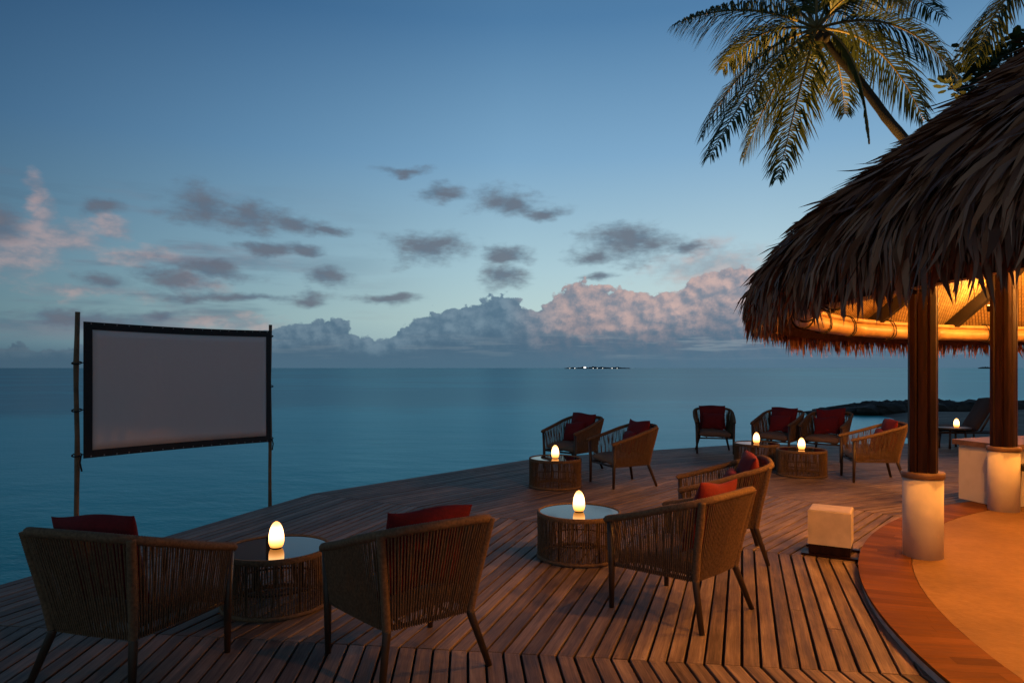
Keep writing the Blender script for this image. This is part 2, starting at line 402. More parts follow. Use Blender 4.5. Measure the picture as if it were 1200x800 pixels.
# ------------------------------------------------------------------ layout constants
OX, OY = 7.46, 2.77                              # centre of the round pavilion and of the sixteen-sided deck
SEA_Z = -1.2; FLOOR_Z = .07
def pol(r, a, z=0.0): return Vector((OX+r*math.cos(R(a)), OY+r*math.sin(R(a)), z))

# ------------------------------------------------------------------ sea, beach, islands
mb = MB(); S = 30000; mb.add([(-S, -S, SEA_Z), (S, -S, SEA_Z), (S, S, SEA_Z), (-S, S, SEA_Z)], [(0, 1, 2, 3)])
o = mb.build('sea', M['sea']); o['kind'] = 'structure'

def beach_h(x, y):
    d = (x - (10.2 + .40*(y-15)))                # metres inland of the shoreline
    n = math.sin(x*.9+y*.31)*.05+math.sin(x*.23-y*.5)*.08
    h = SEA_Z - .25 + .62*(1/(1+math.exp(-(d-1.2)*.9))) + n
    far = 1/(1+math.exp((y-45)*.6))
    return (SEA_Z-.4) + (h-(SEA_Z-.4))*far
nx, ny = 70, 70; mb = MB(); vs = []; fs = []
for j in range(ny+1):
    for i in range(nx+1):
        x = 6+i*64/nx; y = 2+j*52/ny
        if y < 13: x = max(x, 19)
        vs.append((x, y, beach_h(x, y)))
for j in range(ny):
    for i in range(nx):
        a = j*(nx+1)+i; fs.append((a, a+1, a+nx+2, a+nx+1))
mb.add(vs, fs); o = mb.build('beach', M['sand'], smooth=True); o['kind'] = 'structure'

# low groyne of dark rocks across the beach
def rock_mesh(seed):
    import bmesh
    bm = bmesh.new(); bmesh.ops.create_icosphere(bm, subdivisions=2, radius=1); r = random.Random(seed)
    ph = [r.uniform(0, 6) for _ in range(6)]
    for v in bm.verts:
        k = 1+.22*math.sin(v.co.x*2.3+ph[0])*math.sin(v.co.y*2.1+ph[1])+.16*math.sin(v.co.z*3+ph[2]+v.co.x*2)+r.uniform(-.05, .05)
        v.co *= k
    me = bpy.data.meshes.new('rock'); bm.to_mesh(me); bm.free(); me.materials.append(M['rock']); return me
rocks = [rock_mesh(s) for s in range(4)]
gr = empty('rock_groyne', (25, 41, SEA_Z)); tag(gr, 'low dark rock groyne lying along the far beach beyond the deck', 'rocks')
r = random.Random(3)
for i in range(110):
    x = 18.6 + i*.20 + r.uniform(-.3, .3); t = min(1, (x-18.4)/4.0)
    o = link('rock', rocks[i % 4], None, gr); h = (.16+.36*t)*r.uniform(.9, 1.06)
    o.location = (x-25, r.uniform(-.8, .8), h*.55); o.scale = (r.uniform(.7, 1.3), r.uniform(.5, .8), h); o.rotation_euler = (0, 0, r.uniform(0, 6))

def island(name, cx, cy, L, H, seed, lights):
    r = random.Random(seed); mb = MB(); n = 70; vs = []; fs = []; rows = 7
    hs = [max(.15, (math.sin(math.pi*min(1, max(0, (i/n)))) ** .35)*(.62+.3*math.sin(i*.5+seed)*.5+r.uniform(-.22, .25))) for i in range(n+1)]
    for i in range(n+1):
        for j in range(rows+1):
            q = math.sin(math.pi*j/rows)
            vs.append((-L/2+L*i/n, (j/rows-.5)*L*.35, -2+(2.8+H*hs[i]*r.uniform(.85, 1))*q**.6))
    for i in range(n):
        for j in range(rows):
            a = i*(rows+1)+j; fs.append((a, a+rows+1, a+rows+2, a+1))
    mb.add(vs, fs); o = mb.build(name, M['isle'], loc=(cx, cy, SEA_Z)); o['kind'] = 'structure'
    for (dx, s, z) in lights:
        b = MB(); b.box((dx, -L*.19, z), (s*1.6, 2, s)); b.build('lit_building', M['farlight'], o)
    return o
island('island', 312, 2500, 236, 8.5, 5, [(-50, 4.6, 4.5), (-86, 1.5, 1.8), (-20, 1.4, 1.6), (-5, 1.2, 1.5), (14, 1.3, 1.7), (48, 1.5, 1.6), (66, 1.2, 1.6), (-104, 1.2, 1.5)])
island('island', 2080, 3000, 60, 9, 9, [])

# ------------------------------------------------------------------ timber deck: sixteen-sided ring, boards parallel to each outer edge, mitred seams
TH = math.tan(R(11.25)); A_OUT = 11.47*math.cos(R(11.25)); A_IN = 4.95; PITCH = .0957; GAP = .0145
C0 = 150.1
deck_bm = MB()
a0, a1 = C0-22.5*4, C0+22.5*3
corners = [C0-22.5*4+22.5*k for k in range(8)]
ro = (A_OUT-.03)/math.cos(R(11.25)); ri = A_IN/math.cos(R(11.25))
vs = []; fs = []
for a in corners:
    for (rr, zz) in ((ri, -.035), (ro, -.035), (ro, -.17), (ri, -.17)): vs.append(pol(rr, a, zz))
for k in range(len(corners)-1):
    for e in range(4):
        f = (e+1) % 4; fs.append((k*4+e, k*4+f, k*4+4+f, k*4+4+e))
fs.append((0, 1, 2, 3)); fs.append(tuple((len(corners)-1)*4+e for e in (3, 2, 1, 0)))
deck_bm.add(vs, fs)
deck = deck_bm.build('deck', M['under']); deck['kind'] = 'structure'
for k in range(len(corners)-1):                   # edge board of each side, and piles
    p, q = pol(ro+.012, corners[k]), pol(ro+.012, corners[k+1]); m = (p+q)/2; d = q-p
    b = MB(); b.box((0, 0, -.11), (d.length-.004, .03, .15)); b.build('edge_board', M['deck'], deck, loc=m, rz=math.atan2(d.y, d.x))
    for t in (.1, .5, .9):
        s = p.lerp(q, t) + (Vector((OX, OY, 0))-m).normalized()*.35
        b = MB(); b.tube([(s.x, s.y, -.17), (s.x, s.y, -4)], .12, 10); b.build('pile', M['under'], deck)

def prism(poly, z0, z1, ch=.0025):
    """four-corner board with a small chamfer; poly is counter-clockwise"""
    c = sum((Vector((p[0], p[1])) for p in poly), Vector((0, 0)))/len(poly)
    def ins(p, k):
        v = Vector((p[0], p[1])); d = (c-v); return (v.x+(k if d.x > 0 else -k), v.y+(k if d.y > 0 else -k))
    n = len(poly); vs = [(*p, z0) for p in poly]+[(*p, z1-ch) for p in poly]+[(*ins(p, ch), z1) for p in poly]
    fs = [tuple(range(n-1, -1, -1)), tuple(range(2*n, 3*n))]
    for l in (0, 1):
        for i in range(n):
            j = (i+1) % n; fs.append((l*n+i, l*n+j, l*n+n+j, l*n+n+i))
    return vs, fs
def visible_size(p, q):                            # rough size in the picture of a board piece
    best = 0
    for t in np.linspace(0, 1, 9):
        s = p.lerp(q, float(t))
        if s.y > .8:
            X = 600+800*s.x/s.y; Y = 431+800*CAM_H/s.y
            if -20 < X < 1220 and Y < 815: best = max(best, 1/s.y)
    return best
pieces = []
rb = random.Random(21)
for k in range(len(corners)-1):
    mid = corners[k]+11.25; u = Vector((math.cos(R(mid)), math.sin(R(mid)), 0)); v = Vector((-u.y, u.x, 0))
    nb = int((A_OUT-A_IN)/PITCH)
    for j in range(nb):
        hi = A_OUT-j*PITCH; lo = hi-(PITCH-GAP*rb.uniform(.8, 1.2))
        L0, L1 = lo*TH-.0025, hi*TH-.0025
        cuts = [-9, 9]
        if rb.random() < .20: cuts.insert(1, rb.uniform(-.62, .62)*L0)
        for c in range(len(cuts)-1):
            v0 = cuts[c]; v1 = cuts[c+1]
            e00 = -L0 if v0 == -9 else v0+.002; e01 = -L1 if v0 == -9 else v0+.002
            e10 = L0 if v1 == 9 else v1-.002; e11 = L1 if v1 == 9 else v1-.002
            cm = (e00+e10)/2; am = (lo+hi)/2
            ctr = Vector((OX, OY, 0))+u*am+v*cm
            # local x along the board (v), local y inward (-u)
            poly = [(e01-cm, -(hi-am)), (e11-cm, -(hi-am)), (e10-cm, am-lo), (e00-cm, am-lo)]
            dz = rb.uniform(-.0016, .0016)
            p, q = ctr+v*(e00-cm), ctr+v*(e10-cm)
            pieces.append((visible_size(p, q), k, poly, ctr, math.atan2(v.y, v.x), dz))
pieces.sort(key=lambda t: -t[0])
joined = {}
screws = MB()
for n, (s, k, poly, ctr, ang, dz) in enumerate(pieces):
    vs, fs = prism(poly, -.026, dz)
    if n < 290 and s > 0:
        b = MB(); b.add(vs, fs); b.build('board', M['deck'], deck, loc=ctr, rz=ang)
        if s > .12:
            Mx = Matrix.Rotation(ang, 3, 'Z')
            for xe in (poly[3][0]+.025, poly[2][0]-.025):
                for ye in (-.02, .02):
                    c = Mx @ Vector((xe, ye, dz+.0012))+ctr
                    screws.add([(c.x+.0035*math.cos(t*math.pi/3), c.y+.0035*math.sin(t*math.pi/3), c.z) for t in range(6)], [(0, 1, 2, 3, 4, 5)])
    else:
        mbj = joined.setdefault(k, MB())
        mid = corners[k]+11.25; org = Vector((OX, OY, 0))+Vector((math.cos(R(mid)), math.sin(R(mid)), 0))*8
        off = Matrix.Rotation(-ang, 3, 'Z') @ (ctr-org)
        mbj.add([(x+off.x, y+off.y, z) for x, y, z in vs], fs)
for k, mbj in joined.items():
    mid = corners[k]+11.25; org = Vector((OX, OY, 0))+Vector((math.cos(R(mid)), math.sin(R(mid)), 0))*8
    mbj.build('far_boards', M['deck_far'], deck, kind='stuff', loc=org, rz=R(mid+90))
screws.build('screws', M['screw'], deck, kind='stuff')

# ------------------------------------------------------------------ pavilion floor and its ring of planks
R_RING, R_FLOOR = 5.40, 5.04
mb = MB(); n = 128
mb.lathe([(R_RING-.012, -.03), (R_RING-.012, FLOOR_Z-.022), (0.01, FLOOR_Z-.022)], n)
curb = mb.build('curb', M['concrete'], loc=(OX, OY, 0)); curb['kind'] = 'structure'
for p in curb.data.polygons: p.use_smooth = False
mb = MB(); mb.lathe([(R_FLOOR-.004, FLOOR_Z-.03), (R_FLOOR-.004, FLOOR_Z-.003), (.01, FLOOR_Z-.003)], n)
o = mb.build('pavilion_floor', M['floor'], loc=(OX, OY, 0)); o['kind'] = 'structure'
rp = random.Random(5); da = math.degrees(.088/5.17); npl = int(360/da); da = 360/npl
rest = MB()
for i in range(npl):
    a = (i+.5)*da
    cut = rp.uniform(.2, .8) if rp.random() < .35 else None
    segs = [(R_FLOOR, R_RING)] if cut is None else [(R_FLOOR, R_FLOOR+(R_RING-R_FLOOR)*cut-.0003), (R_FLOOR+(R_RING-R_FLOOR)*cut+.0003, R_RING)]
    for (r0, r1) in segs:
        h = R(da/2)*.998; cm = (r0+r1)/2
        poly = [(r0*math.cos(h)-cm, -r0*math.sin(h)), (r1*math.cos(h)-cm, -r1*math.sin(h)), (r1*math.cos(h)-cm, r1*math.sin(h)), (r0*math.cos(h)-cm, r0*math.sin(h))]
        vs, fs = prism(poly, -.02, rp.uniform(-.0002, .0002), .0005)
        if 104 < a < 190:
            b = MB(); b.add(vs, fs); c = pol(cm, a, FLOOR_Z)
            ob = b.build('plank', M['plank'], curb); ob.location = c-Vector((OX, OY, 0)); ob.rotation_euler = (0, 0, R(a))
        else:
            m = Matrix.Rotation(R(a), 3, 'Z'); c = Vector((cm*math.cos(R(a)), cm*math.sin(R(a)), FLOOR_Z))
            rest.add([m @ Vector(q)+c for q in vs], fs)
rest.build('planks', M['plank'], curb, kind='stuff')

# ------------------------------------------------------------------ thatched pavilion
pav = empty('thatched_pavilion', (OX, OY, 0)); tag(pav, 'round open pavilion with thatched palm-leaf roof on dark wooden columns', 'pavilion')
def ploc(r, a, z=0.0): return Vector((r*math.cos(R(a)), r*math.sin(R(a)), z))
RC = 4.965; COLA = [57.5, 87.5, 117.5, 147.6, 177.5, 207.5, 237.5]
def zceil(r): return 2.03+(5.95-r)*.785
# shaft profile: eight rounded lobes
base_b = MB(); base_b.lathe([(.001, FLOOR_Z-.02), (.142, FLOOR_Z-.02), (.142, .690), (.001, .690)], 40)
coll_b = MB(); coll_b.lathe([(.02, .690), (.150, .690), (.154, .697), (.154, .730), (.149, .738), (.02, .738)], 40)
sh_b = MB(); ns = 64; vs = []; fs = []
for zz in (.738, zceil(RC)+.02):
    for k in range(ns):
        th = 2*math.pi*k/ns; rr = .104*(1/max(abs(math.cos(th)), abs(math.sin(th))))**.55*(1-.10*(abs(math.cos(3.5*th*8/7)) < .14))
        vs.append((rr*math.cos(th), rr*math.sin(th), zz))
for k in range(ns): l = (k+1) % ns; fs.append((k, l, ns+l, ns+k))
sh_b.add(vs, fs)
meshes = {}
for i, a in enumerate(COLA):
    p = ploc(RC, a)
    if i == 0:
        s = sh_b.build('column', M['darkwood'], pav, loc=p, rz=R(a)); meshes['s'] = s.data
        c = coll_b.build('column_collar', M['capwood'], s); b = base_b.build('column_base', M['plaster'], s)
        meshes['c'] = c.data; meshes['b'] = b.data
        for q in (c, b): q.data.polygons.foreach_set('use_smooth', [abs(f.normal.z) < .5 for f in q.data.polygons])
    else:
        s = link('column', meshes['s'], None, pav, loc=p, rz=R(a))
        link('column_collar', meshes['c'], None, s); link('column_base', meshes['b'], None, s)
# rafters and woven mats between them
NR = 24
for i in range(NR):
    a = i*360/NR+7.5
    p, q = ploc(5.95, a, zceil(5.95)-.07), ploc(.35, a, zceil(.35)-.07)
    d = q-p; b = MB(); m = d.to_track_quat('X', 'Z').to_matrix(); b.box((p+q)/2, (d.length, .075, .13), M=m); b.build('rafter', M['rafter'], pav)
    a2 = a+360/NR
    me = bpy.data.meshes.new('ceiling_mat'); P = [ploc(5.97, a, zceil(5.97)), ploc(5.97, a2, zceil(5.97)), ploc(.3, a2, zceil(.3)), ploc(.3, a, zceil(.3))]
    up = Vector((0, 0, .02)); me.from_pydata([*P, *[v+up for v in P]], [], [(3, 2, 1, 0), (4, 5, 6, 7), (0, 1, 5, 4), (1, 2, 6, 5), (2, 3, 7, 6), (3, 0, 4, 7)])
    uv = me.uv_layers.new(name='UVMap'); am = R(a+180/NR); e1 = Vector((-math.sin(am), math.cos(am), 0)); e2 = Vector((math.cos(am), math.sin(am), -.785)).normalized()
    for l in me.loops: co = me.vertices[l.vertex_index].co; uv.data[l.index].uv = (co.dot(e1), co.dot(e2))
    link('ceiling_mat', me, M['weave'], pav)
# bundled bamboo poles round the eave, lashed where they meet
NP = 20
for i in range(NP):
    a = i*360/NP+8; p0, p1 = ploc(5.80, a, 1.955), ploc(5.80, a+360/NP, 1.955)
    def bow(p, q, k, r0, r1, e=.0):
        pts = []; n = 6
        for t in range(n+1):
            s = -e+(1+2*e)*t/n; c = p.lerp(q, s); rad = Vector((c.x, c.y, 0)).normalized(); pts.append(c+rad*k*math.sin(math.pi*min(1, max(0, s))))
        return pts, [r0+(r1-r0)*t/n for t in range(n+1)]
    pts, rr = bow(p0, p1, .05, .074, .068, .012); b = MB(); b.tube(pts, rr, 14); po = b.build('eave_pole', M['bamboo'], pav, smooth=True)
    pts, rr = bow(p0+Vector((0, 0, .098)), p1+Vector((0, 0, .098)), .05, .026, .024, .03); b = MB(); b.tube([q-q.normalized()*.02 for q in pts], rr, 10); b.build('thin_pole', M['bamboo'], po, smooth=True)
    for tt in (.02, .055, .5, .53):
        b = MB(); c = p0.lerp(p1, tt); rad = Vector((c.x, c.y, 0)).normalized(); c = c+rad*.05*math.sin(math.pi*tt); tg = (p1-p0).normalized()
        pts = []
        for k in range(14):
            th = 2*math.pi*k/14; ca, sa = math.cos(th), math.sin(th)
            z = sa*.083 if sa < 0 else sa*.130
            pts.append(c+rad*ca*.080+Vector((0, 0, z)))
        b.tube(pts, .0055, 5, closed=True); b.build('lashing', M['lash'], po)
# thatch: dark core with a soffit, then thousands of dry leaf blades
PR = [(0.0, 7.0), (5.45, 2.64), (5.72, 2.45), (5.92, 2.27), (6.04, 2.10), (6.09, 1.98), (6.08, 1.92)]
core = MB(); core.lathe([(max(.01, r_-.05), z_-.07) for r_, z_ in PR]+[(5.99, 1.92), (5.985, zceil(5.985)+.03), (.01, zceil(.01)+.03)], 96)
core.build('roof_core', M['core'], pav)
pr = np.array(PR); seg = np.hypot(*np.diff(pr, axis=0).T); cum = np.concatenate([[0], np.cumsum(seg)]); STOT = cum[-1]
def prof_at(s):
    sc_ = np.clip(s, 0, STOT); r_ = np.interp(sc_, cum, pr[:, 0]); z_ = np.interp(sc_, cum, pr[:, 1]); ex = np.maximum(0, s-STOT)
    return r_-ex*.10, z_-ex*.98
NS = 5
def blades(n, smin, smax, amin, amax, wid, leng, lift, h_lo=.02, h_hi=.20):
    s0 = np.sqrt(rng.uniform(smin**2, smax**2, n)); th = np.radians(rng.uniform(amin, amax, n))
    L = leng*rng.uniform(.6, 1.35, n); w = wid*rng.uniform(.5, 1.35, n); lat = rng.normal(0, .15, n)*L; curl = rng.normal(0, .10, n)*L
    h0 = rng.uniform(-.04, .055, n); lf = lift*np.where(rng.uniform(0, 1, n) < .03, rng.uniform(1.0, 1.8, n), rng.uniform(-.15, 1.0, n)); tw0 = rng.normal(0, .4, n); tw1 = rng.normal(0, .65, n)
    over = np.maximum(0, s0+L-(STOT+rng.uniform(h_lo, h_hi, n)))      # trimmed at the eave
    L = np.maximum(.16, L-over)
    V = np.zeros((n, NS+1, 2, 3))
    wk = np.array([.6, .95, 1.0, .92, .6, .03])
    for k in range(NS+1):
        t = k/NS; s = s0+L*t; r_, z_ = prof_at(s); r2, z2 = prof_at(s+.02)
        tr, tz = r2-r_, z2-z_; q = np.hypot(tr, tz); tr, tz = tr/q, tz/q; nr, nz = -tz, tr          # outward normal of the slope
        h = h0+lf*t**1.6
        r_ = r_+nr*h; z_ = z_+nz*h
        a = th+(lat*t+curl*math.sin(math.pi*t)*.8+curl*1.1*t*t)/np.maximum(r_, .4)
        ca, sa = np.cos(a), np.sin(a); tw = tw0+tw1*t
        lx, ly, lz = -sa*np.cos(tw)+nr*ca*np.sin(tw), ca*np.cos(tw)+nr*sa*np.sin(tw), nz*np.sin(tw)
        hw = w*wk[k]/2
        for e, sg in ((0, -1), (1, 1)):
            V[:, k, e, 0] = r_*ca+sg*hw*lx; V[:, k, e, 1] = r_*sa+sg*hw*ly; V[:, k, e, 2] = z_+sg*hw*lz
    return V
def blade_mesh(V, name):
    n = V.shape[0]; m = (NS+1)*2; verts = V.reshape(-1, 3)
    k = np.arange(NS); f = np.stack([2*k, 2*k+1, 2*k+3, 2*k+2], 1)
    F = (f[None]+(np.arange(n)*m)[:, None, None]).reshape(-1, 4)
    me = bpy.data.meshes.new(name); me.vertices.add(len(verts)); me.vertices.foreach_set('co', verts.ravel())
    me.loops.add(F.size); me.loops.foreach_set('vertex_index', F.ravel().astype(np.int32))
    me.polygons.add(len(F)); me.polygons.foreach_set('loop_start', np.arange(0, F.size, 4, dtype=np.int32)); me.polygons.foreach_set('loop_total', np.full(len(F), 4, np.int32))
    me.update(calc_edges=True); me.validate(); return me
sets = [blades(40000, 3.6, STOT-.12, 143, 236, .028, .32, .075), blades(4200, STOT-.62, STOT-.10, 143, 236, .030, .30, .045),
        blades(6500, .6, STOT-.1, 236, 503, .06, .8, .09), blades(6500, STOT-.55, STOT-.06, 30, 143, .024, .42, .04, .08, .27), blades(900, .6, 3.7, 143, 236, .06, .8, .08)]
big = sets[0]; c = big[:, 3, :, :].mean(1)+np.array([OX, OY, 0]); w = np.linalg.norm(big[:, 2, 0]-big[:, 2, 1], axis=1)
X = 600+800*c[:, 0]/np.maximum(.3, c[:, 1]); Y = 431-800*(c[:, 2]-CAM_H)/np.maximum(.3, c[:, 1])
score = np.where((X > 850) & (X < 1200) & (Y > 0) & (Y < 420) & (c[:, 1] > .5), w/np.maximum(.3, c[:, 1]), 0)
top = np.argsort(-score)[:280]; keep = np.ones(len(big), bool); keep[top] = False
for i in top: link('thatch_leaf', blade_mesh(big[i:i+1], 'thatch_leaf'), M['thatch'], pav)
allb = np.concatenate([big[keep]]+sets[1:], 0)
link('thatch', blade_mesh(allb, 'thatch'), M['thatch'], pav, kind='stuff')
# low plastered wall with a wooden cap running on from the second column
def wall_poly(z0, z1, grow):
    A = [116.6-i*2.6 for i in range(22)]
    inner = [pol(4.97-grow, a+ (grow*9 if i == 0 else 0)) for i, a in enumerate(A)]; outer = [pol(5.56+grow, (115.0+grow*9) if i == 0 else a) for i, a in enumerate(A)]
    b = MB(); n = len(A); vs = []
    for z in (z0, z1):
        vs += [(p.x, p.y, z) for p in inner]+[(p.x, p.y, z) for p in outer]
    fs = []
    for i in range(n-1):
        fs += [(i, i+1, 2*n+i+1, 2*n+i), (n+i+1, n+i, 3*n+i, 3*n+i+1), (2*n+i, 2*n+i+1, 3*n+i+1, 3*n+i), (i+1, i, n+i, n+i+1)]
    fs += [(n, 0, 2*n, 3*n), (n-1, 2*n-1, 4*n-1, 3*n-1)]
    b.add(vs, fs); return b
lw = empty('low_wall', pol(5.2, 100)); tag(lw, 'low white plastered wall with flat wooden cap beside the pavilion column', 'wall')
for nm, b, m in (('wall_body', wall_poly(FLOOR_Z+.003, .689, 0), 'plaster'), ('wall_cap', wall_poly(.692, .746, .05), 'capwood')):
    oo = b.build(nm, M[m], lw); oo.location = -Vector(lw.location)

# lamps hung under the rafters
LA = [57.5, 87.5, 117.5, 147.5, 177.5, 207.5]
where = ['far right side', 'beyond the low wall', 'by the second column', 'by the front column', 'near side', 'near right side']
for a, wtxt in zip(LA, where):
    p = pol(4.3, a, 2.92)
    t = empty('pendant_lamp', p); tag(t, f'small warm pendant lamp under the thatch, {wtxt}', 'lamp', 'lamps hung under the pavilion roof')
    b = MB(); b.lathe([(.012, .14), (.03, .12), (.055, .05), (.075, .045), (.075, .04), (.05, .04), (.01, .11)], 20); b.build('shade', M['metal'], t, smooth=True)
    b = MB(); b.tube([(0, 0, .13), (0, 0, zceil(4.3)-2.92)], .004, 6); b.build('cord', M['black'], t)
    b = MB(); b.lathe([(.002, .06), (.018, .05), (.026, .03), (.018, .008), (.002, .0)], 16); b.build('bulb', M['bulb'], t, smooth=True)
    l = bpy.data.lights.new('pendant_light', 'POINT'); l.energy = LAMP_W; l.color = WARM; l.shadow_soft_size = .05
    lo = bpy.data.objects.new('pendant_light', l); COL.objects.link(lo); lo.parent = t; lo.location = (0, 0, -.06)

for a, wtxt in ((115.6, 'second column'), (86.0, 'column hidden beyond the low wall')):
    p = pol(5.19, a, 2.22); t = empty('column_lamp', p); tag(t, f'small warm lamp fixed behind the head of the {wtxt}', 'lamp', 'lamps on the column heads')
    b = MB(); b.lathe([(.001, -.05), (.03, -.045), (.034, .02), (.030, .022), (.026, -.01), (.001, -.012)], 16); b.build('cup', M['metal'], t, smooth=True)
    b = MB(); d = (pol(RC, a+1.6, 2.22)-p); b.tube([(0, 0, -.03), d*.55+V3((0, 0, -.03))], .008, 6); b.build('bracket', M['metal'], t)
    l = bpy.data.lights.new('column_light', 'POINT'); l.energy = 28; l.color = (1.0, .45, .10); l.shadow_soft_size = .03
    lo = bpy.data.objects.new('column_light', l); COL.objects.link(lo); lo.parent = t; lo.location = (0, 0, .05)

# ------------------------------------------------------------------ projection screen between two bamboo poles
pA, pB = Vector((-3.50, 5.49, 0)), Vector((-2.755, 7.77, 0)); dirv = (pB-pA).normalized(); outn = Vector((dirv.y, -dirv.x, 0))  # outn faces the deck
scr = empty('projection_screen', (pA+pB)/2, math.atan2(dirv.y, dirv.x)); tag(scr, 'blank outdoor projection screen with black border stretched between two bamboo poles at the deck edge', 'screen')
W2 = (pB-pA).length/2
for sx, top, r0 in ((-1, 2.01, .0185), (1, 2.05, .0185)):
    b = MB(); pts = []; rr = []
    for i in range(19):
        z = -1.6+(top+1.6)*i/18; pts.append((sx*W2+.006*math.sin(i*1.1), .004*math.cos(i*.9), z)); rr.append(r0*(1.0 if i % 4 else 1.14))
    b.tube(pts, rr, 12); b.build('pole', M['pole'], scr, smooth=True)
SW = W2-.035; nxs, nzs = 30, 14
def sag(u, v):   # u,v in 0..1, the cloth hangs a little between its corners
    ztop = 1.935+.045*u - .012*math.sin(math.pi*u); zbot = .83-.105*u + .008*math.sin(math.pi*u)
    return (-SW+2*SW*u, -.03-.012*math.sin(math.pi*u)*math.sin(math.pi*v), zbot+(ztop-zbot)*v)
def sheet(u0, u1, v0, v1, th, off, nu, nv):
    b = MB(); vs = []; fs = []
    for k in (0, 1):
        for j in range(nv+1):
            for i in range(nu+1):
                p = sag(u0+(u1-u0)*i/nu, v0+(v1-v0)*j/nv); vs.append((p[0], p[1]-off-k*th, p[2]))
    m = (nu+1)*(nv+1)
    for j in range(nv):
        for i in range(nu):
            a = j*(nu+1)+i; fs.append((a, a+nu+1, a+nu+2, a+1)); fs.append((m+a, m+a+1, m+a+nu+2, m+a+nu+1))
    for i in range(nu): fs.append((i, i+1, m+i+1, m+i)); a = nv*(nu+1)+i; fs.append((a+1, a, m+a, m+a+1))
    for j in range(nv): a = j*(nu+1); c = a+nu+1; fs.append((c, a, m+a, m+c)); a += nu; c += nu; fs.append((a, c, m+c, m+a))
    b.add(vs, fs); return b
bw, bh = .030, .052
sheet(bw, 1-bw, bh, 1-bh, .004, 0, nxs, nzs).build('screen_cloth', M['screen'], scr, smooth=True)
for nm, (u0, u1, v0, v1, nu, nv) in {'border': (0, 1, 0, bh+.004, 30, 2), 'border_top': (0, 1, 1-bh-.004, 1, 30, 2), 'border_l': (0, bw+.002, bh+.004, 1-bh-.004, 2, 14), 'border_r': (1-bw-.002, 1, bh+.004, 1-bh-.004, 2, 14)}.items():
    sheet(u0, u1, v0, v1, .010, -.003, nu, nv).build('border', M['black'], scr)
b = MB()
for k in range(19):
    for vv in (.012, .988):
        p = sag((k+.5)/19, vv); b.add([(p[0]+.007*math.cos(t*math.pi/4), p[1]-.0085, p[2]+.007*math.sin(t*math.pi/4)) for t in range(8)], [tuple(range(8))])
b.build('eyelets', M['eyelet'], scr, kind='stuff')
for sx, zz in ((-1, 1.60), (-1, 1.22), (-1, .86), (1, 1.92), (1, 1.35), (1, .76)):
    b = MB(); pts = [(sx*W2+.034*math.cos(2*math.pi*k/12), .034*math.sin(2*math.pi*k/12), zz+.01*math.sin(2*math.pi*k/12+1)) for k in range(12)]
    b.tube(pts, .006, 6, closed=True); b.tube([(sx*(W2-.03), -.02, zz), (sx*(SW-.02), -.03, zz+.01)], .004, 5)
    if zz < .9: b.tube([(sx*(W2-.01), -.035, zz), (sx*(W2+.005), -.04, zz-.06), (sx*(W2-.012), -.04, zz-.13)], .007, 5)
    b.build('tie', M['black'], scr)

# ------------------------------------------------------------------ woven rope armchair
def bez(p0, p1, p2, n): return [p0*(1-t)**2+p1*2*t*(1-t)+p2*t*t for t in [i/n for i in range(n+1)]]
def resample(pts, n):
    d = [0]
    for a, b in zip(pts, pts[1:]): d.append(d[-1]+(b-a).length)
    out = []; j = 0
    for i in range(n+1):
        s = d[-1]*i/n
        while j < len(d)-2 and d[j+1] < s: j += 1
        t = (s-d[j])/max(1e-9, d[j+1]-d[j]); out.append(pts[j].lerp(pts[j+1], t))
    return out
V3 = Vector
def rail_half():   # from front tip of the arm to the middle of the back, right side
    f = V3((.338, .335, .578)); c = V3((.345, -.365, .782)); m = V3((0, -.385, .790))
    a = f.lerp(c, .70); b = c.lerp(m, .42)
    pts = [f+V3((-.004, .012, -.012)), f] + [f.lerp(a, t) + V3((.012*math.sin(math.pi*t*.8), 0, -.006*math.sin(math.pi*t))) for t in (.2, .4, .6, .8, 1)] + bez(a+V3((.007, 0, -.003)), c, b, 8)[1:] + [b.lerp(m, t) for t in (.3, .65, 1)]
    return pts
RAILH = rail_half(); RAIL = RAILH+[V3((-p.x, p.y, p.z)) for p in RAILH[-2::-1]]
def frame_half():
    f = V3((.312, .300, .285)); c = V3((.238, -.245, .285)); m = V3((0, -.252, .285)); return [f, f.lerp(c, .4), f.lerp(c, .88)] + bez(f.lerp(c, .92), c, c.lerp(m, .16), 4)[1:] + [c.lerp(m, .6), m]
FRH = frame_half(); FRM = FRH+[V3((-p.x, p.y, p.z)) for p in FRH[-2::-1]]
